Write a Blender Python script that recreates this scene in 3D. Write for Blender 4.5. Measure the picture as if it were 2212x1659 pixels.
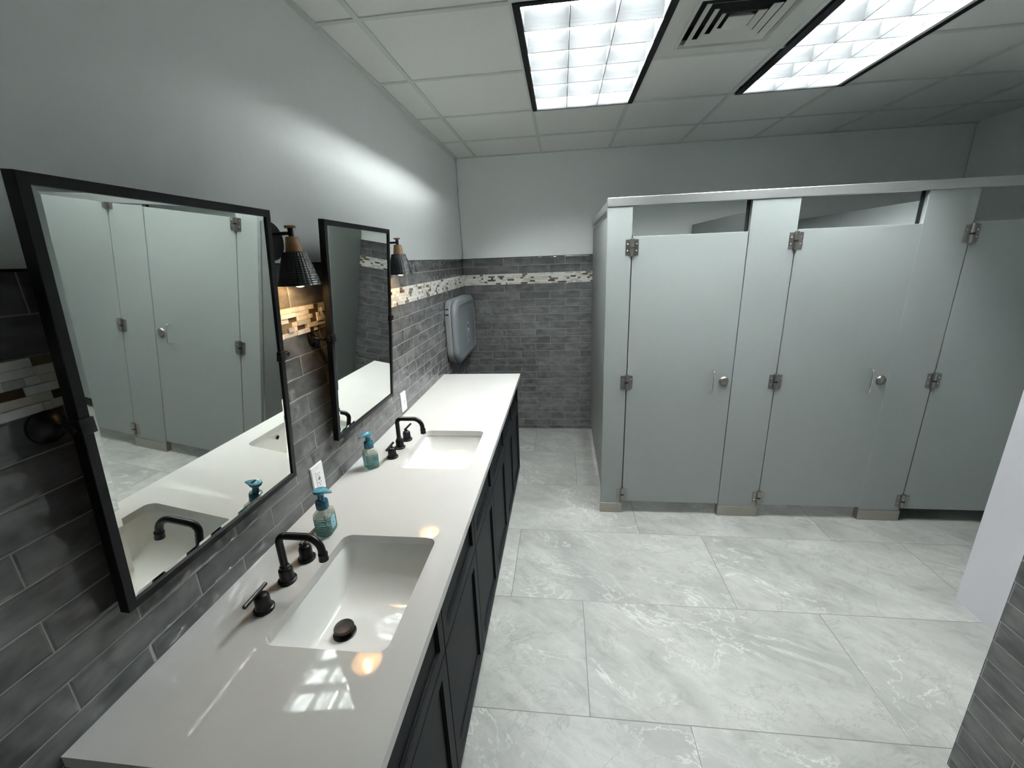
import bpy, bmesh, math, random
from mathutils import Vector, Matrix
from mathutils.geometry import tessellate_polygon

for o in list(bpy.data.objects):
    bpy.data.objects.remove(o)
SC = bpy.context.scene
COL = SC.collection
R = math.radians

# ------------------------------------------------------------ camera, world, exposure
cam_data = bpy.data.cameras.new('camera')
cam_data.sensor_width = 36.0
cam_data.sensor_fit = 'HORIZONTAL'
cam_data.lens = 905.4971 / 2212 * 36
cam_data.clip_start = 0.02
cam = bpy.data.objects.new('camera', cam_data)
COL.objects.link(cam)
cr = Vector((0.99294526, 0.11216802, -0.03844546))
cu = Vector((0.00454362, 0.28800141, 0.95761921))
cb = Vector((0.1184866, -0.95103813, 0.28545998))
cam.matrix_world = Matrix(((cr.x, cu.x, cb.x, 0.9783), (cr.y, cu.y, cb.y, 0.0), (cr.z, cu.z, cb.z, 1.79643), (0, 0, 0, 1)))
SC.camera = cam
w = bpy.data.worlds.new('world')
SC.world = w
w.use_nodes = True
w.node_tree.nodes['Background'].inputs[0].default_value = (0.6, 0.7, 0.75, 1)
w.node_tree.nodes['Background'].inputs[1].default_value = 0.0
vs = SC.view_settings
vs.view_transform = 'Standard'
vs.look = 'None'
vs.exposure = 2.33
vs.gamma = 1.0
vs.use_curve_mapping = False
SC.cycles.use_denoising = True
SC.cycles.max_bounces = 10
SC.cycles.diffuse_bounces = 6
SC.cycles.glossy_bounces = 6
SC.cycles.transparent_max_bounces = 12
SC.cycles.caustics_reflective = False
SC.cycles.caustics_refractive = False
SC.cycles.sample_clamp_indirect = 6.0

TUBE_STRENGTH = 58.0        # fluorescent tubes in the two ceiling fixtures
TUBE_COLOR = (0.96, 1.0, 0.985)
FILAMENT_STRENGTH = 400.0   # sconce bulbs
BULB_COLOR = (1.0, 0.62, 0.27)

# ------------------------------------------------------------ measured places (metres)
D = 4.2864          # back wall
ZC = 2.7154         # ceiling grid face
G = 0.6096          # ceiling module
XT = [0.1878 + G * k for k in range(8)]
YT = [3.7353 - G * k for k in range(-1, 10)]
Zc = 0.8976         # countertop
CX = 0.6398
CY0, CY1 = 0.4708, 3.2906
Ys = 2.7284         # stall front
ZT = 1.812          # top of tile wainscot
RX, RY0 = 4.35, -0.8

# ------------------------------------------------------------ node helpers
class NT:
    def __init__(self, name):
        self.m = bpy.data.materials.new(name)
        self.m.use_nodes = True
        self.t = self.m.node_tree
        self.p = self.t.nodes['Principled BSDF']
        self.out = self.t.nodes['Material Output']
    def n(self, typ, **kw):
        x = self.t.nodes.new(typ)
        for k, v in kw.items():
            setattr(x, k, v)
        return x
    def l(self, a, b):
        self.t.links.new(a, b)
    def put(self, sock, v):
        if isinstance(v, (int, float)):
            sock.default_value = v
        elif isinstance(v, tuple):
            sock.default_value = v
        else:
            self.l(v, sock)
    def math(self, op, a, b=None, c=None):
        x = self.n('ShaderNodeMath', operation=op)
        self.put(x.inputs[0], a)
        if b is not None: self.put(x.inputs[1], b)
        if c is not None: self.put(x.inputs[2], c)
        return x.outputs[0]
    def mix(self, f, a, b, blend='MIX'):
        x = self.n('ShaderNodeMix', data_type='RGBA', blend_type=blend)
        self.put(x.inputs[0], f)
        self.put(x.inputs[6], a); self.put(x.inputs[7], b)
        return x.outputs[2]
    def ramp(self, f, stops):
        x = self.n('ShaderNodeValToRGB')
        e = x.color_ramp.elements
        while len(e) < len(stops): e.new(0.5)
        for q, (pos, c) in zip(e, stops):
            q.position = pos
            q.color = (c, c, c, 1) if isinstance(c, (int, float)) else (c[0], c[1], c[2], 1)
        self.l(f, x.inputs[0])
        return x.outputs[0]
    def coord(self, which='Object'):
        return self.n('ShaderNodeTexCoord').outputs[which]
    def xyz(self, v):
        s = self.n('ShaderNodeSeparateXYZ'); self.l(v, s.inputs[0]); return s.outputs
    def comb(self, x, y, z):
        s = self.n('ShaderNodeCombineXYZ')
        self.put(s.inputs[0], x); self.put(s.inputs[1], y); self.put(s.inputs[2], z)
        return s.outputs[0]
    def noise(self, vec, scale, detail=3, rough=0.5, dist=0.0):
        x = self.n('ShaderNodeTexNoise')
        if vec is not None: self.l(vec, x.inputs['Vector'])
        x.inputs['Scale'].default_value = scale
        x.inputs['Detail'].default_value = detail
        x.inputs['Roughness'].default_value = rough
        x.inputs['Distortion'].default_value = dist
        return x.outputs[0]
    def bump(self, h, strength, dist=0.01, normal=None):
        x = self.n('ShaderNodeBump')
        x.inputs['Strength'].default_value = strength
        x.inputs['Distance'].default_value = dist
        self.l(h, x.inputs['Height'])
        if normal is not None: self.l(normal, x.inputs['Normal'])
        return x.outputs[0]

def plain(name, col, rough=0.5, metal=0.0, spec=0.5, noise=0.0, nscale=40, bump=0.0, bscale=300, coat=0.0):
    t = NT(name)
    p = t.p
    p.inputs['Roughness'].default_value = rough
    p.inputs['Metallic'].default_value = metal
    p.inputs['Specular IOR Level'].default_value = spec
    p.inputs['Coat Weight'].default_value = coat
    c = (col[0], col[1], col[2], 1)
    co = t.coord()
    n = t.noise(co, nscale, 3)
    k = noise if noise > 0 else 0.02
    t.l(t.mix(n, tuple(x * (1 - k) for x in c[:3]) + (1,), tuple(min(1, x * (1 + k)) for x in c[:3]) + (1,)), p.inputs['Base Color'])
    if bump > 0:
        t.l(t.bump(t.noise(co, bscale, 2), bump, 0.001), p.inputs['Normal'])
    return t.m

def emissive(name, col, strength):
    t = NT(name)
    t.p.inputs['Base Color'].default_value = (0.8, 0.8, 0.8, 1)
    t.p.inputs['Emission Color'].default_value = (*col, 1)
    t.p.inputs['Emission Strength'].default_value = strength
    return t.m

def subway(name, axis, j_odd, j_even, tlen):
    """glossy grey wall tile; rows of 75.7 mm, half-tile offset"""
    t = NT(name)
    s = t.xyz(t.coord())
    u, z = s[axis], s[2]
    z2 = t.math('SUBTRACT', z, t.math('MULTIPLY', t.math('GREATER_THAN', z, 1.6), 0.1034))
    zz = t.math('DIVIDE', t.math('SUBTRACT', z2, 0.0401), 0.0757)
    row = t.math('FLOOR', zz)
    fz = t.math('SUBTRACT', zz, row)
    odd = t.math('FLOORED_MODULO', row, 2.0)
    off = t.math('ADD', j_even, t.math('MULTIPLY', odd, j_odd - j_even))
    uu = t.math('DIVIDE', t.math('SUBTRACT', u, off), tlen)
    colu = t.math('FLOOR', uu)
    fu = t.math('SUBTRACT', uu, colu)
    du = t.math('MULTIPLY', t.math('MINIMUM', fu, t.math('SUBTRACT', 1.0, fu)), tlen)
    dz = t.math('MULTIPLY', t.math('MINIMUM', fz, t.math('SUBTRACT', 1.0, fz)), 0.0757)
    d = t.math('MINIMUM', du, dz)
    grout = t.math('LESS_THAN', d, 0.0014)
    idv = t.comb(row, colu, 3.7)
    wn = t.n('ShaderNodeTexWhiteNoise', noise_dimensions='3D'); t.l(idv, wn.inputs['Vector'])
    rnd = wn.outputs['Value']
    # clouded glaze, shifted per tile
    vec = t.comb(t.math('ADD', u, t.math('MULTIPLY', rnd, 17.0)), t.math('MULTIPLY', z, 2.2), t.math('MULTIPLY', rnd, 9.0))
    cl = t.noise(vec, 8.0, 3, 0.55, 0.4)
    cf = t.ramp(cl, [(0.34, 0.0), (0.7, 1.0)])
    base = t.mix(cf, (0.07, 0.071, 0.074, 1), (0.145, 0.145, 0.145, 1))
    tint = t.math('ADD', 0.88, t.math('MULTIPLY', rnd, 0.24))
    base = t.mix(1.0, base, t.comb(tint, tint, tint), 'MULTIPLY')
    t.l(t.mix(grout, base, (0.26, 0.26, 0.25, 1)), t.p.inputs['Base Color'])
    t.l(t.math('ADD', 0.1, t.math('MULTIPLY', grout, 0.7)), t.p.inputs['Roughness'])
    edge = t.math('MINIMUM', t.math('DIVIDE', d, 0.006), 1.0)
    wav = t.noise(t.comb(t.math('ADD', u, t.math('MULTIPLY', rnd, 11.0)), z, t.math('MULTIPLY', rnd, 5.0)), 17.0, 1, 0.4)
    n1 = t.bump(wav, 0.34, 0.03)
    t.l(t.bump(edge, 0.45, 0.0025, n1), t.p.inputs['Normal'])
    return t.m

def floor_mat():
    t = NT('marble_floor_tile')
    s = t.xyz(t.coord())
    yy = t.math('DIVIDE', t.math('SUBTRACT', s[1], 1.268), 0.6068)
    row = t.math('FLOOR', yy)
    fy = t.math('SUBTRACT', yy, row)
    L = 1.19
    off = t.math('SUBTRACT', 1.0855, t.math('MULTIPLY', row, 0.3925))
    xx = t.math('DIVIDE', t.math('SUBTRACT', s[0], off), L)
    colu = t.math('FLOOR', xx)
    fx = t.math('SUBTRACT', xx, colu)
    dx = t.math('MULTIPLY', t.math('MINIMUM', fx, t.math('SUBTRACT', 1.0, fx)), L)
    dy = t.math('MULTIPLY', t.math('MINIMUM', fy, t.math('SUBTRACT', 1.0, fy)), 0.6068)
    d = t.math('MINIMUM', dx, dy)
    grout = t.math('LESS_THAN', d, 0.0017)
    wn = t.n('ShaderNodeTexWhiteNoise', noise_dimensions='3D'); t.l(t.comb(row, colu, 1.3), wn.inputs['Vector'])
    rnd = wn.outputs['Value']
    # tile-local coordinates rotated so that the veining drifts diagonally
    a = 0.55
    px = t.math('ADD', t.math('ADD', t.math('MULTIPLY', s[0], math.cos(a)), t.math('MULTIPLY', s[1], -math.sin(a))), t.math('MULTIPLY', rnd, 31.0))
    py = t.math('ADD', t.math('ADD', t.math('MULTIPLY', s[0], math.sin(a)), t.math('MULTIPLY', s[1], math.cos(a))), t.math('MULTIPLY', rnd, 13.0))
    v = t.comb(px, t.math('MULTIPLY', py, 1.9), rnd)
    big = t.noise(v, 1.7, 5, 0.6, 0.6)
    mid = t.noise(v, 6.5, 8, 0.68, 0.9)
    fine = t.noise(v, 26.0, 6, 0.7, 0.5)
    base = t.mix(t.ramp(big, [(0.33, 0.0), (0.68, 1.0)]), (0.20, 0.203, 0.198, 1), (0.32, 0.321, 0.309, 1))
    patch = t.math('MULTIPLY', t.ramp(mid, [(0.30, 1.0), (0.52, 0.0)]), t.ramp(big, [(0.42, 1.0), (0.62, 0.25)]))
    base = t.mix(t.math('MULTIPLY', patch, 0.9), base, (0.16, 0.16, 0.152, 1))
    base = t.mix(t.math('MULTIPLY', t.ramp(fine, [(0.36, 1.0), (0.52, 0.0)]), 0.42), base, (0.225, 0.225, 0.214, 1))
    # pale veins: thin ridges of warped noise
    vn = t.noise(v, 2.3, 7, 0.62, 1.2)
    ridge = t.math('ABSOLUTE', t.math('SUBTRACT', vn, 0.5))
    vein = t.ramp(ridge, [(0.0, 1.0), (0.015, 0.0)])
    vmask = t.ramp(t.noise(v, 1.3, 2, 0.5), [(0.45, 0.0), (0.62, 1.0)])
    base = t.mix(t.math('MULTIPLY', t.math('MULTIPLY', vein, vmask), 0.55), base, (0.52, 0.52, 0.50, 1))
    vn2 = t.noise(t.comb(py, px, 4.2), 1.8, 8, 0.66, 1.0)
    dark = t.ramp(t.math('ABSOLUTE', t.math('SUBTRACT', vn2, 0.5)), [(0.0, 1.0), (0.008, 0.0)])
    base = t.mix(t.math('MULTIPLY', t.math('MULTIPLY', dark, t.ramp(big, [(0.4, 0.0), (0.55, 1.0)])), 0.5), base, (0.13, 0.13, 0.124, 1))
    t.l(t.mix(grout, base, (0.115, 0.112, 0.105, 1)), t.p.inputs['Base Color'])
    t.p.inputs['Roughness'].default_value = 0.42
    t.p.inputs['Specular IOR Level'].default_value = 0.35
    t.l(t.bump(t.math('MINIMUM', t.math('DIVIDE', d, 0.003), 1.0), 0.4, 0.002), t.p.inputs['Normal'])
    return t.m

def hammered():
    t = NT('hammered_black_metal')
    t.p.inputs['Base Color'].default_value = (0.004, 0.0048, 0.0065, 1)
    t.p.inputs['Specular IOR Level'].default_value = 0.3
    t.p.inputs['Roughness'].default_value = 0.34
    s = t.xyz(t.coord())
    ang = t.math('MULTIPLY', t.math('ARCTAN2', s[1], s[0]), 14.0)
    zr = t.math('MULTIPLY', s[2], math.pi / 0.0078)
    h = t.math('MULTIPLY', t.math('ABSOLUTE', t.math('SINE', ang)), t.math('ABSOLUTE', t.math('SINE', zr)))
    t.l(t.bump(h, 0.55, 0.0022), t.p.inputs['Normal'])
    return t.m

def wood():
    t = NT('walnut_wood')
    s = t.xyz(t.coord())
    v = t.comb(t.math('MULTIPLY', s[0], 1.0), t.math('MULTIPLY', s[1], 1.0), t.math('MULTIPLY', s[2], 0.12))
    n = t.noise(v, 260.0, 4, 0.6, 1.5)
    t.l(t.ramp(n, [(0.3, (0.13, 0.062, 0.02)), (0.7, (0.27, 0.135, 0.05))]), t.p.inputs['Base Color'])
    t.p.inputs['Roughness'].default_value = 0.45
    return t.m

def soap_body():
    """clear bottle, soap-filled below, printed with teal waves"""
    t = NT('soap_bottle_plastic')
    co = t.coord()
    s = t.xyz(co)
    wv = t.n('ShaderNodeTexWave', wave_type='BANDS', bands_direction='Z')
    sc_ = t.n('ShaderNodeMapping'); t.l(co, sc_.inputs[0]); sc_.inputs['Scale'].default_value = (0.35, 0.35, 1.0)
    t.l(sc_.outputs[0], wv.inputs['Vector'])
    wv.inputs['Scale'].default_value = 48.0; wv.inputs['Distortion'].default_value = 3.2
    wv.inputs['Detail'].default_value = 3.0; wv.inputs['Detail Scale'].default_value = 2.2
    stripes = t.ramp(wv.outputs['Fac'], [(0.4, 0.0), (0.62, 1.0)])
    zone = t.math('MULTIPLY', t.math('LESS_THAN', s[2], 0.071), t.math('GREATER_THAN', s[2], 0.01))
    st = t.math('MULTIPLY', stripes, zone)
    liquid = t.math('LESS_THAN', s[2], 0.062)
    tint = t.mix(liquid, (0.93, 0.93, 0.88, 1), (0.62, 0.86, 0.80, 1))
    tint = t.mix(st, tint, (0.05, 0.22, 0.24, 1))
    tr = t.n('ShaderNodeBsdfTransparent'); t.l(tint, tr.inputs[0])
    t.l(t.mix(st, t.mix(liquid, (0.62, 0.6, 0.52, 1), (0.28, 0.46, 0.43, 1)), (0.015, 0.10, 0.115, 1)), t.p.inputs['Base Color'])
    t.p.inputs['Roughness'].default_value = 0.08
    mx = t.n('ShaderNodeMixShader')
    t.l(t.math('ADD', 0.36, t.math('MULTIPLY', st, 0.58)), mx.inputs[0])
    t.l(tr.outputs[0], mx.inputs[1]); t.l(t.p.outputs[0], mx.inputs[2])
    t.l(mx.outputs[0], t.out.inputs[0])
    return t.m

def bulb_glass():
    t = NT('clear_bulb_glass')
    tr = t.n('ShaderNodeBsdfTransparent'); tr.inputs[0].default_value = (1.0, 0.95, 0.86, 1)
    t.p.inputs['Base Color'].default_value = (1, 0.9, 0.7, 1)
    t.p.inputs['Roughness'].default_value = 0.1
    t.p.inputs['Emission Color'].default_value = (1.0, 0.72, 0.4, 1)
    t.p.inputs['Emission Strength'].default_value = 5.0
    mx = t.n('ShaderNodeMixShader'); mx.inputs[0].default_value = 0.3
    t.l(tr.outputs[0], mx.inputs[1]); t.l(t.p.outputs[0], mx.inputs[2]); t.l(mx.outputs[0], t.out.inputs[0])
    return t.m

def brushed(name, col, rough):
    t = NT(name)
    s = t.xyz(t.coord())
    n = t.noise(t.comb(t.math('MULTIPLY', s[0], 4.0), t.math('MULTIPLY', s[1], 4.0), t.math('MULTIPLY', s[2], 90.0)), 14.0, 2)
    t.l(t.mix(n, tuple(c * 0.85 for c in col) + (1,), tuple(min(1, c * 1.12) for c in col) + (1,)), t.p.inputs['Base Color'])
    t.p.inputs['Metallic'].default_value = 1.0
    t.l(t.math('ADD', rough - 0.05, t.math('MULTIPLY', n, 0.1)), t.p.inputs['Roughness'])
    return t.m

M = {}
M['paint'] = plain('pale_grey_wall_paint', (0.86, 0.895, 0.89), 0.7, spec=0.25, bump=0.15, bscale=220)
M['stub'] = plain('lilac_grey_paint', (0.50, 0.50, 0.53), 0.6, spec=0.3)
M['ceil'] = plain('ceiling_tile', (0.82, 0.825, 0.80), 0.9, spec=0.1, noise=0.05, nscale=260, bump=0.4, bscale=420)
M['tee'] = plain('ceiling_grid_metal', (0.66, 0.68, 0.655), 0.5)
M['tile_l'] = subway('subway_tile_left', 1, 0.676, 0.523, 0.3055)
M['tile_b'] = subway('subway_tile_back', 0, 0.1027, 0.2530, 0.3035)
M['tile_r'] = subway('subway_tile_right', 1, 0.905, 1.058, 0.3055)
M['floor'] = floor_mat()
M['quartz'] = plain('white_quartz', (0.60, 0.598, 0.586), 0.035, spec=0.5, noise=0.03, nscale=9)
M['porcelain'] = plain('white_porcelain', (0.80, 0.81, 0.795), 0.06, spec=0.5)
M['cab'] = plain('dark_slate_cabinet_paint', (0.0055, 0.0066, 0.0078), 0.5, spec=0.06)
M['toe'] = plain('black_toe_kick', (0.006, 0.006, 0.007), 0.6, spec=0.2)
M['black'] = plain('matte_black_metal', (0.0028, 0.0028, 0.0034), 0.36, spec=0.3)
M['frame'] = plain('black_mirror_frame', (0.0028, 0.003, 0.0042), 0.45, spec=0.2)
M['bronze'] = plain('oil_rubbed_bronze', (0.022, 0.017, 0.016), 0.3, metal=0.6)
M['stall'] = plain('grey_green_powder_coat', (0.27, 0.295, 0.291), 0.42, spec=0.45, bump=0.25, bscale=700)
M['alu'] = brushed('satin_aluminium', (0.72, 0.74, 0.73), 0.38)
M['steel'] = brushed('brushed_steel_shoe', (0.42, 0.40, 0.36), 0.33)
M['chrome'] = plain('chrome', (0.8, 0.8, 0.78), 0.1, metal=1.0)
M['hinge'] = brushed('satin_hinge_metal', (0.30, 0.29, 0.275), 0.36)
M['slot'] = plain('black_slot', (0.004, 0.004, 0.006), 0.8)
M['plate'] = plain('white_outlet_plastic', (0.82, 0.82, 0.84), 0.3)
M['baby'] = plain('grey_moulded_plastic', (0.20, 0.21, 0.22), 0.5, bump=0.3, bscale=500)
M['baby_l'] = plain('grey_moulded_plastic_cover', (0.13, 0.146, 0.158), 0.5, bump=0.3, bscale=500)
M['blue'] = plain('blue_print', (0.015, 0.03, 0.16), 0.5)
M['white'] = plain('white_print', (0.6, 0.62, 0.66), 0.5)
M['louver'] = plain('satin_louver_aluminium', (0.042, 0.044, 0.046), 0.4, spec=0.12)
M['refl'] = plain('white_reflector', (0.85, 0.87, 0.87), 0.6)
M['trimblack'] = plain('black_light_trim', (0.003, 0.003, 0.004), 0.6, spec=0.2)
M['vent'] = plain('painted_vent_metal', (0.68, 0.685, 0.65), 0.5)
M['shade'] = hammered()
M['shade_in'] = plain('cream_shade_lining', (0.5, 0.47, 0.44), 0.6)
M['wood'] = wood()
M['tube'] = emissive('fluorescent_tube_glow', TUBE_COLOR, TUBE_STRENGTH)
M['fila'] = emissive('glowing_filament', BULB_COLOR, FILAMENT_STRENGTH)
M['bulb'] = bulb_glass()
M['soap'] = soap_body()
M['pump'] = plain('teal_pump_plastic', (0.018, 0.115, 0.175), 0.22, spec=0.5)
M['pump_l'] = plain('light_teal_pump_plastic', (0.07, 0.25, 0.345), 0.22, spec=0.5)
M['soap_label'] = plain('pale_blue_label', (0.25, 0.52, 0.60), 0.4)
M['ink'] = plain('dark_teal_ink', (0.02, 0.10, 0.15), 0.5)
M['mos_w'] = plain('white_marble_mosaic', (0.66, 0.66, 0.64), 0.22, noise=0.18, nscale=60)
M['mos_c'] = plain('cream_marble_mosaic', (0.58, 0.55, 0.49), 0.25, noise=0.18, nscale=60)
M['mos_g'] = plain('grey_marble_mosaic', (0.45, 0.45, 0.44), 0.25, noise=0.15, nscale=60)
M['mos_b'] = plain('brown_glass_mosaic', (0.10, 0.065, 0.038), 0.1, noise=0.3, nscale=40)
M['mos_o'] = plain('olive_glass_mosaic', (0.16, 0.13, 0.085), 0.1, noise=0.3, nscale=40)
M['mos_bed'] = plain('mosaic_grout', (0.25, 0.25, 0.24), 0.8)
tm = NT('mirror_silver')
tm.p.inputs['Base Color'].default_value = (0.80, 0.83, 0.80, 1)
tm.p.inputs['Metallic'].default_value = 1.0
tm.p.inputs['Roughness'].default_value = 0.015
M['mirror'] = tm.m

# ------------------------------------------------------------ mesh helpers
WORLD = {}
def wl(o):
    return WORLD.get(o.name, Vector((0, 0, 0)))

def obj(name, bm, mats, parent=None, origin=None, smooth=False):
    """link one mesh; vertices are given in room coordinates"""
    base = wl(parent) if parent else Vector((0, 0, 0))
    org = Vector(origin) if origin is not None else base.copy()
    bmesh.ops.translate(bm, verts=bm.verts, vec=-org)
    bmesh.ops.recalc_face_normals(bm, faces=bm.faces)
    if smooth:
        for f in bm.faces: f.smooth = True
    me = bpy.data.meshes.new(name)
    bm.to_mesh(me); bm.free()
    if not isinstance(mats, (list, tuple)): mats = [mats]
    for m in mats: me.materials.append(m)
    o = bpy.data.objects.new(name, me)
    COL.objects.link(o)
    o.location = org - base
    if parent: o.parent = parent
    WORLD[o.name] = org
    if smooth == 'auto':
        try:
            me.set_sharp_from_angle(angle=R(38))
        except Exception:
            pass
    return o

def tag(o, label, cat, group=None, kind=None):
    o['label'] = label; o['category'] = cat
    if group: o['group'] = group
    if kind: o['kind'] = kind
    return o

def thing(name, loc, label, cat, group=None):
    o = bpy.data.objects.new(name, None)
    o.empty_display_size = 0.05
    COL.objects.link(o); o.location = loc
    WORLD[o.name] = Vector(loc)
    return tag(o, label, cat, group)

def struct(name, bm, mats, **kw):
    o = obj(name, bm, mats, **kw)
    o['kind'] = 'structure'
    return o

def copy_tree(o, parent=None):
    c = o.copy()
    COL.objects.link(c)
    if parent: c.parent = parent
    for ch in list(o.children): copy_tree(ch, c)
    return c

def dup(root, delta, label, rotz=0.0):
    c = copy_tree(root)
    c.location = root.location + Vector(delta)
    if rotz: c.rotation_euler.z = root.rotation_euler.z + rotz
    c['label'] = label
    return c

def B(): return bmesh.new()

def box(bm, x0, x1, y0, y1, z0, z1, mi=0, bev=0.0):
    vs_ = [bm.verts.new((x, y, z)) for x in (x0, x1) for y in (y0, y1) for z in (z0, z1)]
    idx = ((0, 1, 3, 2), (4, 6, 7, 5), (0, 4, 5, 1), (2, 3, 7, 6), (0, 2, 6, 4), (1, 5, 7, 3))
    fs = []
    for i in idx:
        f = bm.faces.new([vs_[k] for k in i]); f.material_index = mi; fs.append(f)
    if bev > 0:
        es = list({e for f in fs for e in f.edges})
        bmesh.ops.bevel(bm, geom=es, offset=bev, segments=2, affect='EDGES', profile=0.5)
    return vs_

def ring_skin(bm, loops, close=True, cap0=True, cap1=True, mi=0):
    vv = [[bm.verts.new(p) for p in lp] for lp in loops]
    n = len(vv[0])
    for a, b in zip(vv, vv[1:]):
        for k in range(n if close else n - 1):
            f = bm.faces.new((a[k], a[(k + 1) % n], b[(k + 1) % n], b[k])); f.material_index = mi
    if cap0:
        f = bm.faces.new(vv[0][::-1]); f.material_index = mi
    if cap1:
        f = bm.faces.new(vv[-1]); f.material_index = mi
    return vv

def lathe(bm, prof, org, axis='z', n=32, mi=0, cap0=True, cap1=True):
    """prof: list of (radius, height) along axis from org"""
    ox, oy, oz = org
    loops = []
    for r, h in prof:
        lp = []
        for k in range(n):
            a = 2 * math.pi * k / n
            c, s = r * math.cos(a), r * math.sin(a)
            if axis == 'z': lp.append((ox + c, oy + s, oz + h))
            elif axis == 'x': lp.append((ox + h, oy + c, oz + s))
            else: lp.append((ox + c, oy + h, oz + s))
        loops.append(lp)
    return ring_skin(bm, loops, cap0=cap0, cap1=cap1, mi=mi)

def tube(bm, pts, r, n=14, mi=0):
    pts = [Vector(p) for p in pts]
    rr_ = r if isinstance(r, (list, tuple)) else [r] * len(pts)
    t0 = (pts[1] - pts[0]).normalized()
    up = Vector((0, 0, 1)) if abs(t0.z) < 0.9 else Vector((0, 1, 0))
    nrm = t0.cross(up).normalized()
    loops = []
    for i, p in enumerate(pts):
        t = (pts[min(i + 1, len(pts) - 1)] - pts[max(i - 1, 0)]).normalized()
        nrm = (nrm - t * nrm.dot(t)).normalized()
        b = t.cross(nrm)
        loops.append([p + rr_[i] * (math.cos(2 * math.pi * k / n) * nrm + math.sin(2 * math.pi * k / n) * b) for k in range(n)])
    return ring_skin(bm, loops, mi=mi)

def rrect(w_, h_, r, n=6):
    """rounded rectangle loop centred on 0, counter-clockwise"""
    out = []
    for cx, cy, a0 in ((w_ / 2 - r, h_ / 2 - r, 0), (-w_ / 2 + r, h_ / 2 - r, 90), (-w_ / 2 + r, -h_ / 2 + r, 180), (w_ / 2 - r, -h_ / 2 + r, 270)):
        for k in range(n + 1):
            a = R(a0 + 90 * k / n)
            out.append((cx + r * math.cos(a), cy + r * math.sin(a)))
    return out

def arc(cx, cz, r, a0, a1, n, y):
    return [(cx + r * math.cos(R(a0 + (a1 - a0) * k / n)), y, cz + r * math.sin(R(a0 + (a1 - a0) * k / n))) for k in range(n + 1)]

# ------------------------------------------------------------ room shell
bm = B(); box(bm, -0.15, RX + 0.1, RY0 - 0.1, D + 0.1, -0.1, 0)
struct('floor', bm, M['floor'])

bm = B()
box(bm, -0.14, -0.007, RY0 - 0.1, D + 0.1, 0, 3.0, 0)
box(bm, -0.007, 0.0, RY0, D, 0, 1.5546, 1)
box(bm, -0.007, -0.003, RY0, D, 1.5546, 1.6575, 1)
box(bm, -0.007, 0.0, RY0, D, 1.6575, ZT, 1)
struct('wall_left', bm, [M['paint'], M['tile_l']])
bm = B()
box(bm, 0.0, RX + 0.1, D + 0.007, D + 0.14, 0, 3.0, 0)
box(bm, 0.0, RX, D, D + 0.007, 0, 1.5546, 1)
box(bm, 0.0, RX, D + 0.003, D + 0.007, 1.5546, 1.6575, 1)
box(bm, 0.0, RX, D, D + 0.007, 1.6575, ZT, 1)
struct('wall_back', bm, [M['paint'], M['tile_b']])
bm = B(); box(bm, RX, RX + 0.1, 2.12, D, 0, 3.0)
struct('wall_right', bm, M['paint'])
bm = B(); box(bm, 0, RX, RY0 - 0.1, RY0, 0, 3.0)
struct('wall_front', bm, M['paint'])
# the entrance side: tiled partition end, then the painted stub beyond it
bm = B(); box(bm, 2.345, 2.47, RY0, 1.215, 0, ZT, 0); box(bm, 2.352, 2.47, RY0, 1.208, ZT, 3.0, 1)
struct('wall_entrance_tiled', bm, [M['tile_r'], M['paint']])
bm = B(); box(bm, 3.02, 3.14, RY0, 2.0236, 0, 3.0)
struct('wall_entrance_painted', bm, M['stub'])
bm = B(); box(bm, 3.14, RX + 0.1, 1.92, 2.02, 0, 3.0)
struct('wall_stall_side', bm, M['paint'])

# mosaic bands
def mosaic(name, n0, n1, place, seed):
    rnd = random.Random(seed)
    bm = B()
    rows, h0, H = 6, 1.5552, 0.1016
    rh = H / rows
    for r_ in range(rows):
        p_ = n0 - rnd.random() * 0.04
        last = 0
        while p_ < n1:
            L = rnd.choice((0.016, 0.024, 0.032, 0.05, 0.066, 0.08))
            v = rnd.random()
            if v < 0.42: mi = 0
            elif v < 0.60: mi = 1
            elif v < 0.72: mi = 2
            elif v < 0.86: mi = 3
            else: mi = 4
            if last in (3, 4) and mi in (3, 4): mi = 0
            last = mi
            a, b = max(p_, n0), min(p_ + L, n1)
            if b - a > 0.004:
                d_ = 0.0015 if mi >= 3 else rnd.choice((0.002, 0.003, 0.0045, 0.0065))
                z0, z1 = h0 + r_ * rh + 0.0005, h0 + (r_ + 1) * rh - 0.0005
                place(bm, a + 0.0005, b - 0.0005, d_, z0, z1, mi)
            p_ += L
    place(bm, n0, n1, 0.0002, h0, h0 + H, 5)
    return struct(name, bm, [M['mos_w'], M['mos_c'], M['mos_g'], M['mos_b'], M['mos_o'], M['mos_bed']])
def m_left(bm, a, b, d_, z0, z1, mi):
    box(bm, -0.003, d_, a, b, z0, z1, mi)
def m_back(bm, a, b, d_, z0, z1, mi):
    box(bm, a, b, D - d_, D + 0.003, z0, z1, mi)
mosaic('trim_1', -0.3, D - 0.004, m_left, 5)
mosaic('trim_2', 0.004, 1.4, m_back, 8)
# slim tile edging along the top of the wainscot
bm = B()
box(bm, -0.007, 0.0015, RY0, D, ZT - 0.004, ZT + 0.002)
box(bm, 0, RX, D - 0.0015, D + 0.007, ZT - 0.004, ZT + 0.002)
struct('trim_3', bm, M['toe'])

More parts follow.
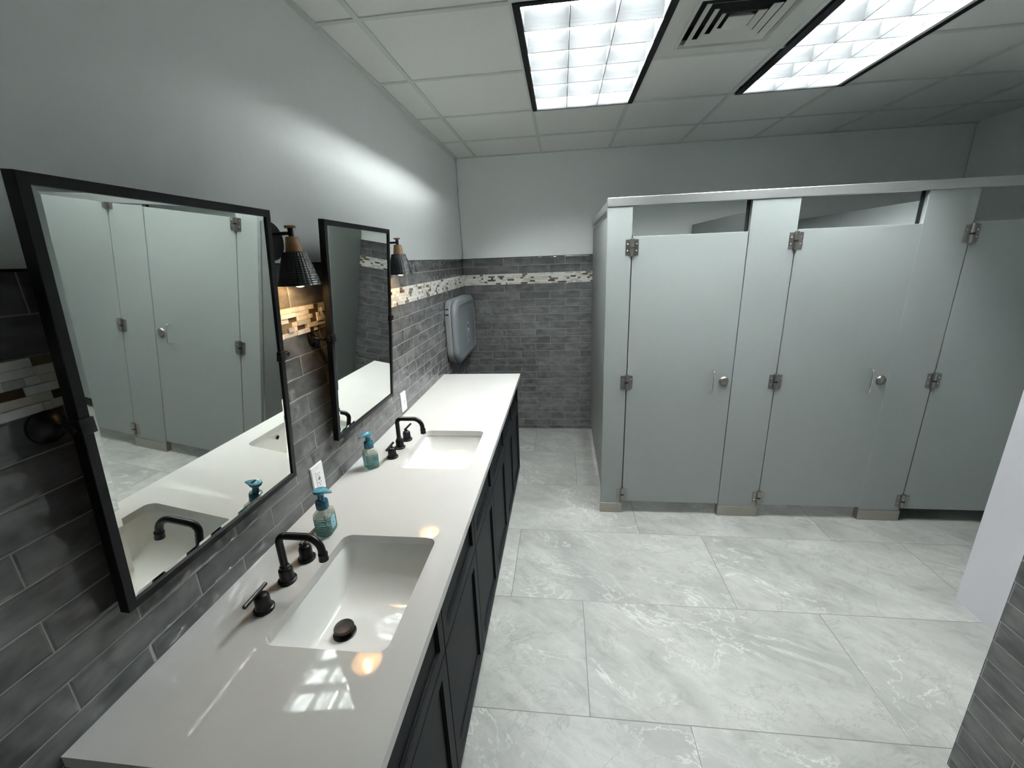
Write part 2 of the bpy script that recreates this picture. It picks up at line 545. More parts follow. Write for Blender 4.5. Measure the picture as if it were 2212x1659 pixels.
# ceiling: lay-in tiles (none where fixtures sit) and the exposed grid
LIGHTS = [((0.797, 1.428, 1.9065, 3.1257), (0.826, 1.397)), ((2.043, 2.660, 1.9065, 3.1257), (2.083, 2.636))]
bm = B()
xs = [0.0] + XT[:7] + [RX]
ys = sorted([y for y in YT if RY0 < y < D] + [RY0, D])
for i in range(len(xs) - 1):
    for j in range(len(ys) - 1):
        cx, cy = (xs[i] + xs[i + 1]) / 2, (ys[j] + ys[j + 1]) / 2
        if 1.9065 < cy < 3.1257 and (0.797 < cx < 1.407 or 2.0166 < cx < 2.6262): continue
        if 1.9065 < cy < 2.516 and 1.407 < cx < 2.0166: continue
        box(bm, xs[i] + 0.002, xs[i + 1] - 0.002, ys[j] + 0.002, ys[j + 1] - 0.002, ZC + 0.006, ZC + 0.03)
struct('ceiling', bm, M['ceil'])
bm = B()
for x in XT[:7]:
    segs = [(RY0, D)]
    for a, b in segs: box(bm, x - 0.012, x + 0.012, a, b, ZC, ZC + 0.012)
for y in ys[1:-1]:
    spans = [(0.0, RX)]
    if 1.95 < y < 3.1: spans = [(0.0, 0.797), (1.407, 2.043), (2.65, RX)]
    for a, b in spans: box(bm, a, b, y - 0.012, y + 0.012, ZC + 0.0006, ZC + 0.012)
box(bm, -0.007, 0.02, RY0, D, ZC, ZC + 0.01)
box(bm, 0.0, RX, D - 0.014, D + 0.007, ZC, ZC + 0.01)
struct('trim_4', bm, M['tee'])

# ------------------------------------------------------------ ceiling lights
def ceiling_light(outer, inner_x, label, tubes_y=(1.945, 3.098)):
    x0, x1, y0, y1 = outer
    i0, i1 = inner_x
    j0, j1 = 1.93, 3.112
    t = thing('ceiling_light', ((x0 + x1) / 2, (y0 + y1) / 2, ZC - 0.004), label, 'ceiling light', 'fluorescent troffers in the ceiling grid')
    bm = B()
    zt, zb = ZC + 0.004, ZC - 0.004
    box(bm, x0, i0, y0, y1, zb, zt); box(bm, i1, x1, y0, y1, zb, zt)
    box(bm, i0, i1, y0, j0, zb, zt); box(bm, i0, i1, j1, y1, zb, zt)
    obj('trim_frame', bm, M['trimblack'], t)
    bm = B()
    top = ZC + 0.16
    box(bm, i0 - 0.004, i1 + 0.004, j0 - 0.004, j1 + 0.004, top, top + 0.006)
    box(bm, i0 - 0.006, i0 - 0.001, j0 - 0.004, j1 + 0.004, ZC + 0.004, top)
    box(bm, i1 + 0.001, i1 + 0.006, j0 - 0.004, j1 + 0.004, ZC + 0.004, top)
    box(bm, i0, i1, j0 - 0.006, j0 - 0.001, ZC + 0.004, top)
    box(bm, i0, i1, j1 + 0.001, j1 + 0.006, ZC + 0.004, top)
    obj('reflector', bm, M['refl'], t)
    # parabolic louver, 3 x 6 cells: cross blades swell towards the top
    bm = B()
    z0, z1 = ZC + 0.001, ZC + 0.071
    ny, nx = 6, 3
    for k in range(ny + 1):
        y = j0 + (j1 - j0) * k / ny
        prof = []
        for q in range(7):
            s_ = q / 6
            prof.append((0.0022 + 0.016 * s_ ** 1.8, z0 + (z1 - z0) * s_))
        loops = []
        for x in (i0, i1):
            lp = []
            for hw, z in prof: lp.append((x, y - hw if k > 0 else y, z))
            for hw, z in reversed(prof): lp.append((x, y + hw if k < ny else y, z))
            loops.append(lp)
        if k in (0, ny):
            box(bm, i0, i1, y - 0.0012, y + 0.0012, z0, z1)
        else:
            ring_skin(bm, loops)
    for k in range(nx + 1):
        x = i0 + (i1 - i0) * k / nx
        box(bm, x - 0.0016, x + 0.0016, j0, j1, z0, z1)
    obj('louver', bm, M['louver'], t)
    for k in range(3):
        x = i0 + (i1 - i0) * (k + 0.5) / 3
        bm = B(); lathe(bm, [(0.0128, 0), (0.0128, tubes_y[1] - tubes_y[0])], (x, tubes_y[0], ZC + 0.118), 'y', 10)
        obj('fluorescent_tube', bm, M['tube'], t, smooth='auto')
    return t
ceiling_light(*LIGHTS[0], 'lit three by six cell louver ceiling light in black trim, nearer the left wall')
ceiling_light(*LIGHTS[1], 'lit louver ceiling light in black trim right of the square vent, towards the stalls')

# ------------------------------------------------------------ square ceiling vent
vx, vy = 1.7118, 2.2113
t = thing('ceiling_vent', (vx, vy, ZC), 'square painted metal ceiling vent with nested louvers between the two lights', 'vent')
def sq(h, z): return [(vx - h, vy - h, z), (vx + h, vy - h, z), (vx + h, vy + h, z), (vx - h, vy + h, z)]
bm = B()
ring_skin(bm, [sq(0.292, ZC + 0.004), sq(0.292, ZC + 0.001), sq(0.206, ZC + 0.001), sq(0.206, ZC - 0.007), sq(0.196, ZC - 0.009), sq(0.186, ZC + 0.004), sq(0.186, ZC + 0.022)], cap0=False, cap1=False)
obj('vent_frame', bm, M['vent'], t)
for ho, hi in ((0.170, 0.143), (0.127, 0.101), (0.086, 0.062)):
    bm = B()
    ring_skin(bm, [sq(ho, ZC - 0.0065), sq(hi + 0.004, ZC + 0.0035), sq(hi, ZC + 0.0045), sq(hi, ZC + 0.0030), sq(hi + 0.004, ZC + 0.0015), sq(ho, ZC - 0.0085)], cap0=False, cap1=False)
    obj('louver_ring', bm, M['vent'], t)
bm = B()
ring_skin(bm, [sq(0.05, ZC - 0.007), sq(0.05, ZC - 0.004), sq(0.03, ZC + 0.02)])
obj('centre_plate', bm, M['vent'], t)
bm = B()
ring_skin(bm, [sq(0.186, ZC + 0.02), sq(0.186, ZC + 0.07), sq(0.02, ZC + 0.07)], cap0=False)
obj('duct', bm, M['slot'], t)

# ------------------------------------------------------------ vanity cabinets
CABX = 0.615
def shaker(bm, y0, y1, z0, z1, x=CABX, th=0.02, fw=0.052):
    """panel with a stepped inner moulding around a recessed field"""
    def lp(i, xx): return [(xx, y0 + i, z0 + i), (xx, y1 - i, z0 + i), (xx, y1 - i, z1 - i), (xx, y0 + i, z1 - i)]
    ring_skin(bm, [lp(0, x - th), lp(0, x - 0.0015), lp(0.0015, x), lp(fw, x), lp(fw + 0.001, x - 0.005), lp(fw + 0.006, x - 0.005), lp(fw + 0.007, x - 0.010), lp(fw + 0.011, x - 0.0105)])
SPL = [[0.497, 0.977, 1.460], [1.460, 1.921, 2.405], [2.405, 2.832, 3.255]]
CABL = ['dark slate vanity cabinet below the near sink, closest to the camera', 'dark slate vanity cabinet below the far sink, middle of the row', 'dark slate vanity cabinet at the end of the counter by the back wall']
for ys_, lab in zip(SPL, CABL):
    t = thing('vanity_cabinet', (0.3, (ys_[0] + ys_[2]) / 2, 0), lab, 'cabinet', 'vanity cabinets under the white countertop')
    bm = B()
    box(bm, 0.004, CABX - 0.0205, ys_[0] + 0.0006, ys_[2] - 0.0006, 0.085, 0.70)
    box(bm, 0.575, CABX - 0.0205, ys_[0] + 0.0006, ys_[2] - 0.0006, 0.70, 0.866)
    box(bm, 0.004, 0.575, ys_[0] + 0.0006, ys_[0] + 0.018, 0.70, 0.866)
    box(bm, 0.004, 0.575, ys_[2] - 0.018, ys_[2] - 0.0006, 0.70, 0.866)
    obj('cabinet_body', bm, M['cab'], t)
    bm = B(); box(bm, 0.004, 0.578, ys_[0] + 0.001, ys_[2] - 0.001, 0.0, 0.085)
    obj('toe_kick', bm, M['toe'], t)
    for a, b in zip(ys_, ys_[1:]):
        bm = B(); shaker(bm, a + 0.002, b - 0.002, 0.643, 0.862, fw=0.042)
        obj('drawer_front', bm, M['cab'], t)
        bm = B(); shaker(bm, a + 0.002, b - 0.002, 0.072, 0.638)
        obj('door', bm, M['cab'], t)

# ------------------------------------------------------------ countertop with two cut-outs
SINK = (0.2249, 0.553, 0.7385, 1.1760)
DS = 0.9225     # distance from the near set to the far set
sw, sl = SINK[1] - SINK[0], SINK[3] - SINK[2]
scx, scy = (SINK[0] + SINK[1]) / 2, (SINK[2] + SINK[3]) / 2
bm = B()
outer = [(0.001, CY0), (CX, CY0), (CX, CY1), (0.001, CY1)]
holes = [[(scx + a, scy + dy + b) for a, b in rrect(sw, sl, 0.032, 8)][::-1] for dy in (0, DS)]
loops = [outer] + holes
flat = [p for lp in loops for p in lp]
tris = tessellate_polygon([[Vector((x, y, 0)) for x, y in lp] for lp in loops])
zt, zb = Zc, Zc - 0.029
e = 0.002
top = [bm.verts.new((x, y, zt)) for x, y in flat]
bot = [bm.verts.new((x, y, zb)) for x, y in flat]
for a, b, c in tris:
    bm.faces.new((top[a], top[b], top[c])); bm.faces.new((bot[c], bot[b], bot[a]))
k0 = 0
for lp in loops:
    n = len(lp)
    for k in range(n):
        a, b = k0 + k, k0 + (k + 1) % n
        bm.faces.new((top[a], top[b], bot[b], bot[a]))
    k0 += n
ct = obj('countertop', bm, M['quartz'])
tag(ct, 'long white quartz countertop with two rectangular sink cut-outs on dark cabinets', 'countertop')

# ------------------------------------------------------------ undermount sinks
def make_sink(label):
    t = thing('sink', (scx, scy, 0.73), label, 'sink', 'undermount sinks in the white countertop')
    W, L = sw + 0.012, sl + 0.012
    zr = Zc - 0.029
    NX, NY = 44, 60
    bm = B()
    grid = []
    def depth(a, b, tt):
        g = min(1.0, a / 0.034); g = g * g * (3 - 2 * g) * 0.35 + g * 0.65
        d = 0.138 * (1 - abs(tt) ** 3.2)
        return d * g
    for j in range(NY + 1):
        s_ = j / NY
        tt = 2 * s_ - 1
        tt = math.copysign(1 - (1 - abs(tt)) ** 1.25, tt)
        y = tt * L / 2
        b = L / 2 - abs(y)
        rc = 0.036
        shr = 0 if b >= rc else rc - math.sqrt(max(0, rc * rc - (rc - b) ** 2))
        hw = W / 2 - shr
        row = []
        for i in range(NX + 1):
            q = 2 * i / NX - 1
            q = math.copysign(1 - (1 - abs(q)) ** 1.5, q)
            x = q * hw
            z = zr - depth(hw - abs(x), b, tt)
            row.append(bm.verts.new((scx + x, scy + y, z)))
        grid.append(row)
    for j in range(NY):
        for i in range(NX):
            bm.faces.new((grid[j][i], grid[j][i + 1], grid[j + 1][i + 1], grid[j + 1][i]))
    # flange under the stone
    edge = [grid[0][i] for i in range(NX + 1)] + [grid[j][NX] for j in range(1, NY + 1)] + [grid[NY][i] for i in range(NX - 1, -1, -1)] + [grid[j][0] for j in range(NY - 1, 0, -1)]
    outv = [bm.verts.new((scx + (v.co.x - scx) * 1.1, scy + (v.co.y - scy) * 1.07, zr - 0.0005)) for v in edge]
    low = [bm.verts.new((v.co.x, v.co.y, zr - 0.012)) for v in outv]
    n = len(edge)
    for k in range(n):
        bm.faces.new((edge[k], edge[(k + 1) % n], outv[(k + 1) % n], outv[k]))
        bm.faces.new((outv[k], outv[(k + 1) % n], low[(k + 1) % n], low[k]))
    obj('basin', bm, M['porcelain'], t, smooth=True)
    dx, dy = 0.322, 0.934
    zf = zr - 0.138
    bm = B(); lathe(bm, [(0.034, 0.0), (0.034, 0.0035), (0.031, 0.0045), (0.024, 0.002)], (dx, dy, zf - 0.0005), n=36)
    obj('drain_flange', bm, M['bronze'], t, smooth='auto')
    bm = B(); lathe(bm, [(0.015, 0), (0.015, 0.012), (0.026, 0.014), (0.0295, 0.019), (0.0295, 0.023), (0.027, 0.0265), (0.012, 0.029), (0.001, 0.0295)], (dx, dy, zf + 0.001), n=36)
    obj('drain_stopper', bm, M['bronze'], t, smooth='auto')
    bm = B()
    lathe(bm, [(0.0115, 0.0), (0.0115, -0.003), (0.0085, -0.0035), (0.0075, 0.001)], (scx + W / 2 - 0.0135, scy, zr - 0.030), 'x', 24, cap0=False)
    obj('overflow_ring', bm, M['bronze'], t, smooth='auto')
    return t
sink = make_sink('white undermount sink nearest the camera, dark drain stopper showing, below the nearest mirror')
dup(sink, (0, DS, 0), 'white undermount sink farther from the camera, below the second mirror')

# ------------------------------------------------------------ widespread faucets
def make_faucet(label):
    fx, fy = 0.158, 0.952
    t = thing('faucet', (fx, fy, Zc), label, 'faucet', 'matte black widespread faucets')
    z = Zc
    bm = B()
    lathe(bm, [(0.0255, 0), (0.0265, 0.002), (0.0265, 0.0075), (0.025, 0.009), (0.0212, 0.0095), (0.0198, 0.014), (0.0195, 0.040), (0.019, 0.043), (0.0145, 0.0475), (0.0138, 0.054), (0.011, 0.056)], (fx, fy, z), n=32)
    obj('spout_base', bm, M['black'], t, smooth='auto')
    zt_ = 1.0555
    pts = [(fx, fy, z + 0.05), (fx, fy, 1.0), (fx, fy, zt_ - 0.024)]
    pts += arc(fx + 0.024, zt_ - 0.024, 0.024, 180, 90, 8, fy)[1:]
    pts += [(0.215, fy, zt_)]
    pts += arc(0.2425, zt_ - 0.044, 0.044, 90, 4, 12, fy)
    pts += [(0.2875, fy, 0.998)]
    bm = B(); tube(bm, pts, 0.0107, 18)
    obj('spout', bm, M['black'], t, smooth='auto')
    bm = B(); lathe(bm, [(0.0112, 0.026), (0.0135, 0.023), (0.0135, 0.019), (0.0128, 0.017), (0.0138, 0.0), (0.011, -0.001), (0.0105, 0.004)], (0.2878, fy, 0.979), n=24)
    obj('aerator', bm, M['black'], t, smooth='auto')
    for hy, d in ((0.8440, -1), (1.0475, 1)):
        hx = 0.161
        bm = B()
        lathe(bm, [(0.0258, 0), (0.0268, 0.002), (0.0268, 0.0075), (0.0255, 0.009), (0.0222, 0.0095), (0.0205, 0.014), (0.0195, 0.030), (0.0195, 0.040), (0.018, 0.044), (0.0175, 0.047), (0.0145, 0.0505), (0.008, 0.0525), (0.0062, 0.056), (0.006, 0.066)], (hx, hy, z), n=32)
        h = obj('handle', bm, M['black'], t, smooth='auto')
        bm = B()
        zl = z + 0.0665
        tube(bm, [(hx + 0.003, hy - d * 0.023, zl + 0.002), (hx + 0.003, hy - d * 0.021, zl + 0.002), (hx + 0.003, hy + d * 0.062, zl), (hx + 0.003, hy + d * 0.064, zl)], [0.0035, 0.0056, 0.0056, 0.0035], 14)
        obj('lever', bm, M['black'], h, smooth='auto')
    return t
fa = make_faucet('matte black two-handle faucet with bent spout behind the near sink')
dup(fa, (0, DS, 0), 'matte black two-handle faucet with bent spout behind the far sink')

# ------------------------------------------------------------ pivot mirrors
def make_mirror(y0, y1, label):
    th, xm, zm, hh = 0.1, 0.085, 1.5247, 0.4385
    yc, hw = (y0 + y1) / 2, (y1 - y0) / 2
    t = thing('wall_mirror', (0, yc, zm), label, 'mirror', 'tilting black framed mirrors above the vanity')
    sn, cs = math.sin(th), math.cos(th)
    def P(a, s_, n_): return (xm + s_ * sn + n_ * cs, yc + a, zm + s_ * cs - n_ * sn)
    def loop(i, n_): return [P(-hw + i, -hh + i, n_), P(hw - i, -hh + i, n_), P(hw - i, hh - i, n_), P(-hw + i, hh - i, n_)]
    bm = B()
    rw = 0.0195
    ring_skin(bm, [loop(0.001, -0.024), loop(0, -0.023), loop(0, -0.001), loop(0.001, 0), loop(rw - 0.001, 0), loop(rw, -0.001), loop(rw, -0.010)], cap1=False)
    obj('frame', bm, M['frame'], t)
    bm = B()
    ring_skin(bm, [loop(rw - 0.002, -0.009), loop(rw - 0.002, -0.0052), loop(rw + 0.0125, -0.0044)], cap1=True)
    obj('mirror_glass', bm, M['mirror'], t)
    for ya, side in ((-hw + 0.005, -1), (hw + 0.012, 1)):
        br = obj('pivot_bracket', (lambda b: (lathe(b, [(0.0325, 0.0), (0.033, 0.003), (0.032, 0.006), (0.022, 0.009), (0.015, 0.015), (0.0075, 0.024), (0.0055, 0.032), (0.0055, 0.042), (0.009, 0.046), (0.0065, 0.05), (0.0105, 0.058), (0.012, 0.067), (0.0115, 0.073)], (0.0004, yc + ya, zm), 'x', 28), b)[1])(B()), M['black'], t, smooth='auto')
        bm = B()
        yb0, yb1 = (yc - hw - 0.004, yc - hw + 0.0235) if side < 0 else (yc + hw - 0.0235, yc + hw + 0.004)
        box(bm, xm - 0.026, xm + 0.004, yb0, yb1, zm - 0.016, zm + 0.016, bev=0.002)
        if side > 0: lathe(bm, [(0.0095, 0.0), (0.0095, 0.020), (0.0115, 0.0215), (0.0115, 0.028), (0.008, 0.03)], (xm - 0.012, yc + hw + 0.002, zm), 'y', 20)
        else: lathe(bm, [(0.0085, 0.0), (0.0085, -0.006), (0.007, -0.008)], (xm - 0.012, yc - hw - 0.002, zm), 'y', 20)
        obj('clamp', bm, M['black'], br, smooth='auto')
    return t
mi = make_mirror(0.6315, 1.2380, 'nearest tilted black framed mirror reflecting stall doors and the near sink')
dup(mi, (0, 0.9015, 0), 'second tilted black framed mirror, between the two sconces, reflecting grey tiles and dark panel')

# ------------------------------------------------------------ sconces
def make_sconce(label):
    sx, sy = 0.085, 1.388
    t = thing('wall_sconce', (0, sy, 1.888), label, 'wall light', 'black hammered shade sconces above the vanity')
    bm = B(); lathe(bm, [(0.063, 0.0), (0.0635, 0.002), (0.0635, 0.012), (0.061, 0.015), (0.03, 0.016)], (-0.006, sy + 0.006, 1.886), 'x', 40)
    obj('backplate', bm, M['black'], t, smooth='auto')
    bm = B()
    tube(bm, [(0.008, sy, 1.9075), (sx, sy, 1.9075)], 0.0058, 14)
    lathe(bm, [(0.0085, 1.893), (0.0085, 1.924), (0.006, 1.925)], (sx, sy, 0), n=20)
    obj('arm', bm, M['black'], t, smooth='auto')
    bm = B(); lathe(bm, [(0.0165, 1.9235), (0.0175, 1.9245), (0.0175, 1.9295), (0.0165, 1.9305)], (sx, sy, 0), n=28)
    obj('finial', bm, M['wood'], t, smooth='auto')
    bm = B(); lathe(bm, [(0.026, 1.847), (0.0268, 1.848), (0.0197, 1.8945), (0.018, 1.896)], (sx, sy, 0), n=32)
    obj('wood_cap', bm, M['wood'], t, smooth='auto')
    bm = B()
    n = 64
    prof = [(0.026, 1.847), (0.036, 1.8468), (0.0385, 1.8445), (0.0695, 1.7375)]
    lathe(bm, prof, (sx, sy, 0), n=n, cap0=False, cap1=False)
    sh = obj('lamp_shade', bm, M['shade'], t, origin=(sx, sy, 1.79), smooth='auto')
    bm = B()
    lathe(bm, [(0.0695, 1.7375), (0.0682, 1.7374), (0.0362, 1.844), (0.02, 1.8455)], (sx, sy, 0), n=n, cap0=False)
    obj('shade_lining', bm, M['shade_in'], sh, smooth='auto')
    bm = B()
    prof = [(0.012, 1.838), (0.0125, 1.822)]
    for k in range(1, 13):
        a = math.pi * (0.12 + 0.87 * k / 12)
        prof.append((0.0238 * math.sin(a), 1.7545 + 0.0245 * math.cos(a) + 0.0))
    prof.append((0.0008, 1.7300))
    prof = [(0.012, 1.838), (0.0125, 1.815), (0.0135, 1.805)] + [(0.0238 * math.sin(R(a)), 1.7555 + (0.034 if a < 90 else 0.0245) * math.cos(R(a))) for a in range(36, 178, 10)]
    lathe(bm, prof, (sx, sy, 0), n=28)
    bl = obj('light_bulb', bm, M['bulb'], t, smooth='auto')
    bm = B()
    for dx in (-0.0035, 0.0035):
        tube(bm, [(sx + dx * 0.6, sy, 1.792), (sx + dx, sy, 1.744)], 0.0009, 6)
    obj('filament', bm, M['fila'], bl)
    return t
so = make_sconce('lit black hammered sconce with wooden cap between the two mirrors')
dup(so, (0, 0.948, 0), 'lit black hammered sconce with wooden cap right of the second mirror')

# ------------------------------------------------------------ outlets
def make_outlet(yc, zc, label):
    t = thing('wall_outlet', (0, yc, zc), label, 'outlet', 'white outlet plates on the grey tile')
    def lp(w_, h_, r, x): return [(x, yc + a, zc + b) for a, b in rrect(w_, h_, r, 4)]
    bm = B()
    ring_skin(bm, [lp(0.080, 0.121, 0.003, 0.0003), lp(0.080, 0.121, 0.003, 0.004), lp(0.074, 0.115, 0.003, 0.0068)])
    obj('cover_plate', bm, M['plate'], t)
    bm = B()
    ring_skin(bm, [lp(0.034, 0.067, 0.003, 0.0066), lp(0.034, 0.067, 0.003, 0.0083), lp(0.031, 0.064, 0.003, 0.009)])
    ins = obj('socket_insert', bm, M['plate'], t)
    bm = B()
    for s in (-1, 1):
        zz = zc + s * 0.0195
        box(bm, 0.0088, 0.0093, yc - 0.0075, yc - 0.0055, zz - 0.001, zz + 0.007)
        box(bm, 0.0088, 0.0093, yc + 0.0055, yc + 0.0075, zz - 0.001, zz + 0.006)
        lathe(bm, [(0.0024, 0), (0.0024, 0.0005)], (0.0088, yc, zz - 0.008), 'x', 10)
    for s in (-1, 1):
        box(bm, 0.0088, 0.0096, yc - 0.006, yc + 0.006, zc + s * 0.0032 - 0.002, zc + s * 0.0032 + 0.002)
    obj('slots', bm, M['slot'], ins)
    bm = B()
    bm.free()
    for s in (-1, 1):
        bm = B(); lathe(bm, [(0.003, 0), (0.003, 0.0008)], (0.0068, yc, zc + s * 0.0485), 'x', 12)
        obj('screw', bm, M['white'], t)
    return t
ou = make_outlet(1.4055, 0.983, 'white outlet plate on grey tile behind the near soap bottle')
dup(ou, (0, 0.958, -0.0055), 'white outlet plate on grey tile right of the second mirror, by the far faucet')

# ------------------------------------------------------------ soap bottles
def make_soap(label):
    t = thing('soap_bottle', (0, 0, 0), label, 'soap bottle', 'teal foaming soap bottles on the countertop')
    def lp(w_, d_, r, z): return [(a, b, z) for a, b in rrect(w_, d_, r, 6)]
    bm = B()
    ring_skin(bm, [lp(0.054, 0.042, 0.010, 0), lp(0.064, 0.052, 0.012, 0.003), lp(0.068, 0.056, 0.013, 0.010), lp(0.068, 0.056, 0.013, 0.076), lp(0.066, 0.054, 0.014, 0.084), lp(0.054, 0.046, 0.017, 0.090), lp(0.044, 0.040, 0.0185, 0.0965), lp(0.034, 0.034, 0.0165, 0.100)])
    obj('bottle_body', bm, M['soap'], t, smooth='auto')
    bm = B()
    ring_skin(bm, [[(x, -0.0282 - e_, 0.045 + z) for x, z in rrect(0.029 - s_, 0.046 - s_, 0.007, 5)] for e_, s_ in ((0, 0), (0.0008, 0.0004))])
    lb = obj('label', bm, M['soap_label'], t)
    lb['label'] = 'pale blue rounded label'
    bm = B()
    ring_skin(bm, [[(x * 1.0, -0.0291 - e_, 0.042 + z) for x, z in rrect(0.006, 0.006, 0.0029, 4)] for e_ in (0, 0.0003)])
    box(bm, -0.008, 0.008, -0.0294, -0.0290, 0.0545, 0.0555)
    box(bm, -0.006, 0.006, -0.0294, -0.0290, 0.0305, 0.0312)
    obj('label_print', bm, M['ink'], lb)
    bm = B()
    lathe(bm, [(0.0205, 0.098), (0.0212, 0.1), (0.0212, 0.124), (0.0195, 0.128), (0.011, 0.129)], (0, 0, 0), n=36)
    obj('pump_collar', bm, M['pump'], t, smooth='auto')
    bm = B()
    lathe(bm, [(0.0115, 0.127), (0.0105, 0.146), (0.012, 0.158)], (0, 0, 0), n=28)
    obj('pump_stem', bm, M['pump'], t, smooth='auto')
    # head: shallow dish with a drooping beak-shaped nozzle
    bm = B()
    lathe(bm, [(0.012, 0.150), (0.019, 0.157), (0.0215, 0.164), (0.0205, 0.1685), (0.014, 0.168), (0.010, 0.1655), (0.002, 0.165)], (0, 0, 0), n=32)
    n = 9
    loops = []
    for k in range(n):
        s_ = k / (n - 1)
        x = 0.008 + 0.032 * s_
        hw = 0.0165 * (1 - s_) ** 0.8 + 0.0036
        zc_ = 0.1635 - 0.006 * s_ ** 2
        th = 0.0055 * (1 - s_) + 0.003
        loops.append([(hw * math.cos(2 * math.pi * q / 14), -x, zc_ + th * math.sin(2 * math.pi * q / 14)) for q in range(14)])
    ring_skin(bm, loops)
    obj('pump_head', bm, M['pump_l'], t, smooth='auto')
    bm = B(); tube(bm, [(0, 0, 0.006), (0.001, 0, 0.10)], 0.0025, 8)
    obj('dip_tube', bm, M['white'], t)
    return t
sp = make_soap('teal soap bottle with pale blue label by the near faucet')
sp.location = (0.152, 1.186, Zc); sp.rotation_euler.z = R(95)
s2 = dup(sp, (0, 0, 0), 'teal soap bottle with pump nozzle turned left, by the far faucet')
s2.location = (0.100, 1.668, Zc); s2.rotation_euler.z = R(-42)

# ------------------------------------------------------------ baby changing station
t = thing('baby_changing_station', (0, 3.83, 1.2), 'folded grey plastic baby changing station on the tiled wall at the corner', 'changing station')
byc, bzc, bw, bh = 3.822, 1.205, 0.79, 0.535
def blp(i, x, bulge=0.0):
    out = []
    for a, b in rrect(bw - 2 * i, bh - 2 * i, 0.125 - i * 0.6, 10):
        out.append((x, byc + a, bzc + b + (0.022 * (1 - (a / (bw / 2)) ** 2) if b > 0 else -0.012 * (1 - (a / (bw / 2)) ** 2))))
    return out
bm = B()
ring_skin(bm, [blp(0.02, 0.0005), blp(0.004, 0.006), blp(0.0, 0.014), blp(0.0, 0.052), blp(0.004, 0.056), blp(0.012, 0.057)])
obj('wall_tray', bm, M['baby'], t, smooth='auto')
bm = B()
ring_skin(bm, [blp(0.012, 0.056), blp(0.002, 0.060), blp(0.0, 0.066), blp(0.002, 0.088), blp(0.012, 0.100), blp(0.03, 0.107), blp(0.056, 0.109), blp(0.060, 0.1035), blp(0.072, 0.1025)])
cv = obj('folding_bed', bm, M['baby_l'], t, smooth='auto')
cv['label'] = 'slightly bluer grey folding front cover'
ly, lz = 3.845, 1.165
bm = B()
def arch(w_, h_, x):
    return [(x, ly - w_ / 2, lz - h_ / 2), (x, ly + w_ / 2, lz - h_ / 2)] + [(x, ly + w_ / 2 * math.cos(R(a)), lz + h_ / 2 - w_ / 2 + w_ / 2 * math.sin(R(a))) for a in range(0, 181, 15)]
ring_skin(bm, [arch(0.092, 0.172, 0.1042), arch(0.092, 0.172, 0.1052)], mi=0)
ring_skin(bm, [arch(0.082, 0.162, 0.1052), arch(0.082, 0.162, 0.1056)], mi=1)
def blob(cy, cz, ry, rz, x0, mi):
    ring_skin(bm, [[(x, cy + ry * math.cos(R(a)), cz + rz * math.sin(R(a))) for a in range(0, 360, 20)] for x in (x0, x0 + 0.0004)], mi=mi)
blob(ly - 0.004, lz + 0.052, 0.024, 0.019, 0.1056, 2)
blob(ly + 0.012, lz + 0.008, 0.024, 0.024, 0.1056, 0)
blob(ly - 0.012, lz - 0.002, 0.010, 0.010, 0.106, 2)
blob(ly + 0.016, lz + 0.004, 0.014, 0.008, 0.106, 2)
box(bm, 0.1054, 0.1060, ly - 0.041, ly + 0.041, lz - 0.081, lz - 0.052, mi=2)
box(bm, 0.1058, 0.1063, ly - 0.034, ly + 0.034, lz - 0.067, lz - 0.063, mi=0)
em = obj('badge', bm, [M['white'], M['baby_l'], M['blue']], cv)
em['label'] = 'blue and white pictogram badge'
for z in (1.414, 1.371):
    bm = B(); box(bm, 0.012, 0.042, byc - bw / 2 - 0.0012, byc - bw / 2 + 0.012, z - 0.007, z + 0.005) if z < 1.4 else box(bm, 0.014, 0.040, byc - bw / 2 + 0.0135, byc - bw / 2 + 0.04, z - 0.006, z + 0.004)
    obj('strap_slot', bm, M['slot'], t)

# ------------------------------------------------------------ toilet partitions
PIL = [(1.2528, 1.399), (2.0650, 2.3235), (2.9745, 3.2245), (3.8905, 4.10)]
HR0, HR1 = 2.0695, 2.1195
t = thing('toilet_partition', (2.6, Ys, 0), 'grey stall partition frame with pilasters, steel shoes and aluminium headrail', 'toilet partition')
for a, b in PIL:
    bm = B(); box(bm, a, b, Ys, Ys + 0.032, 0.02, HR0 + 0.004, bev=0.0015)
    pl = obj('pilaster', bm, M['stall'], t)
    bm = B()
    box(bm, a - 0.003, b + 0.003, Ys - 0.006, Ys + 0.04, 0.0, 0.0765, bev=0.002)
    sh = obj('shoe', bm, M['steel'], pl)
    if a < 3.8:
        bm = B(); box(bm, b - 0.006, b + 0.010, Ys + 0.0275, Ys + 0.0315, 0.095, 1.905)
        obj('door_stop', bm, M['slot'], pl)
    if a > 1.3:
        bm = B(); box(bm, a - 0.020, a + 0.004, Ys + 0.0275, Ys + 0.0315, 0.095, HR0)
        obj('door_stop', bm, M['slot'], pl)
    sh['label'] = 'brushed steel shoe'
bm = B()
box(bm, 1.2515, RX - 0.001, Ys - 0.006, Ys + 0.040, HR0, HR1, bev=0.003)
box(bm, 1.266, 1.306, Ys + 0.040, D - 0.001, HR0, HR1, bev=0.003)
hr = obj('headrail', bm, M['alu'], t); hr['label'] = 'pale satin aluminium headrail'
for x in (1.277, 2.178, 3.088):
    bm = B(); box(bm, x, x + 0.025, Ys + 0.045, D - 0.002, 0.10, 2.035, bev=0.001)
    obj('side_panel', bm, M['stall'], t)
for x in (1.277, 2.178, 3.088):
    bm = B(); box(bm, x - 0.004, x + 0.029, Ys + 0.034, Ys + 0.07, 0.3, 2.0)
    obj('panel_bracket', bm, M['alu'], t)

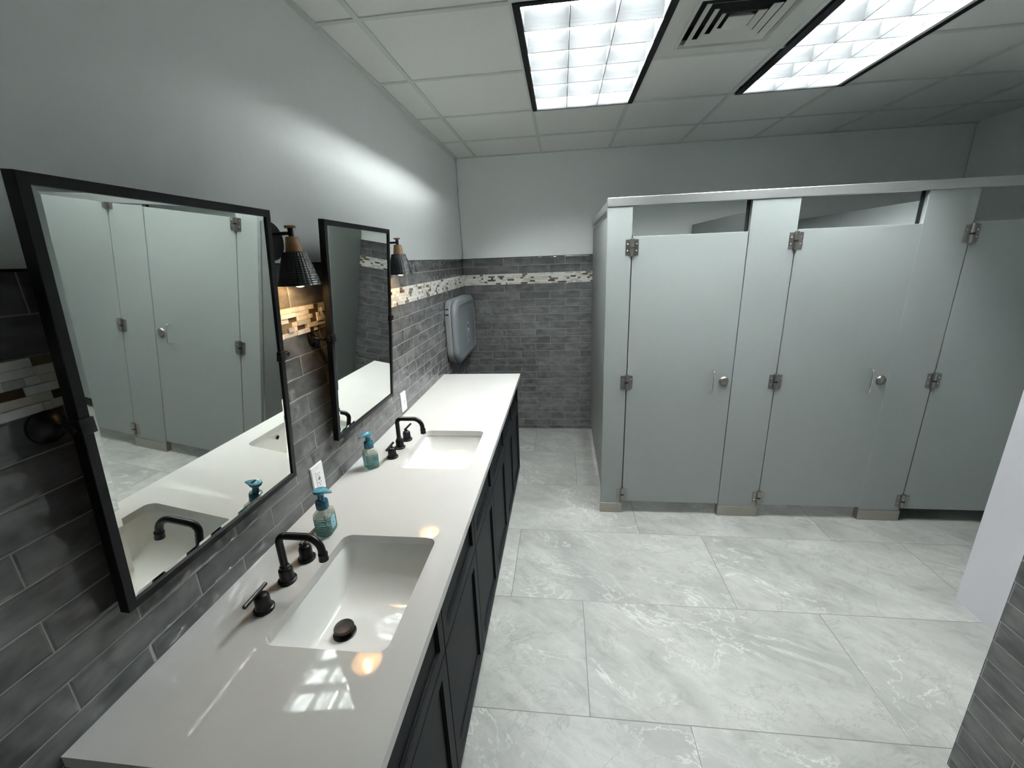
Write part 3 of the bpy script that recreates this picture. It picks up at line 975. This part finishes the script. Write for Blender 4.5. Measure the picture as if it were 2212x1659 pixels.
def make_door(label):
    x0, x1 = 1.4052, 2.061
    z0, z1 = 0.092, 1.8976
    t = thing('stall_door', (x0, Ys, z0), label, 'stall door', 'grey toilet stall doors')
    bm = B(); box(bm, x0, x1, Ys + 0.001, Ys + 0.026, z0, z1, bev=0.0015)
    obj('door_panel', bm, M['stall'], t)
    scr = None
    for zc, h in ((1.836, 0.092), (0.988, 0.088), (0.152, 0.085)):
        hx = 1.4018
        bm = B()
        box(bm, hx - 0.038, hx - 0.006, Ys - 0.003, Ys + 0.0005, zc - h / 2, zc + h / 2, bev=0.001)
        box(bm, hx + 0.006, hx + 0.038, Ys - 0.003, Ys + 0.0005, zc - h / 2, zc + h / 2, bev=0.001)
        lathe(bm, [(0.006, -h / 2 - 0.008), (0.0115, -h / 2), (0.0125, -0.008), (0.0125, -0.0075)], (hx, Ys - 0.006, zc), n=20)
        lathe(bm, [(0.0125, 0.003), (0.0125, 0.0035), (0.0125, h / 2), (0.0115, h / 2 + 0.006)], (hx, Ys - 0.006, zc), n=20)
        box(bm, hx - 0.012, hx + 0.012, Ys - 0.0055, Ys - 0.0005, zc - h / 2, zc + h / 2)
        hg = obj('hinge', bm, M['hinge'], t)
        bm = B(); lathe(bm, [(0.0118, -0.0075), (0.0118, 0.003)], (hx, Ys - 0.0062, zc), n=20)
        obj('hinge_slot', bm, M['slot'], hg)
        for sx in (-0.026, 0.026):
            for sz in (-0.019, 0.019):
                bm = B(); lathe(bm, [(0.0045, -0.0029), (0.004, -0.0045), (0.002, -0.0056)], (hx + sx, Ys, zc + sz), 'y', 12)
                obj('screw', bm, M['chrome'], hg)
    bm = B()
    tube(bm, [(1.940, Ys + 0.001, 1.064), (1.940, Ys - 0.022, 1.064), (1.940, Ys - 0.030, 1.060), (1.940, Ys - 0.033, 1.050), (1.940, Ys - 0.033, 0.932), (1.940, Ys - 0.030, 0.922), (1.940, Ys - 0.022, 0.918), (1.940, Ys + 0.001, 0.918)], 0.0038, 12)
    obj('pull_handle', bm, M['chrome'], t, smooth='auto')
    bm = B()
    lathe(bm, [(0.0285, 0.001), (0.0285, -0.003), (0.026, -0.008), (0.017, -0.013), (0.008, -0.0155), (0.001, -0.016)], (2.0136, Ys, 0.9925), 'y', 32)
    obj('lock_knob', bm, M['hinge'], t, smooth='auto')
    return t
dr = make_door('grey stall door nearest the vanity, hinged beside the end panel')
dup(dr, (0.9228, 0, 0), 'middle grey stall door, between the two wide pilasters')
dup(dr, (1.8265, 0, 0), 'rightmost grey stall door, cut off by the photo edge and painted wall')
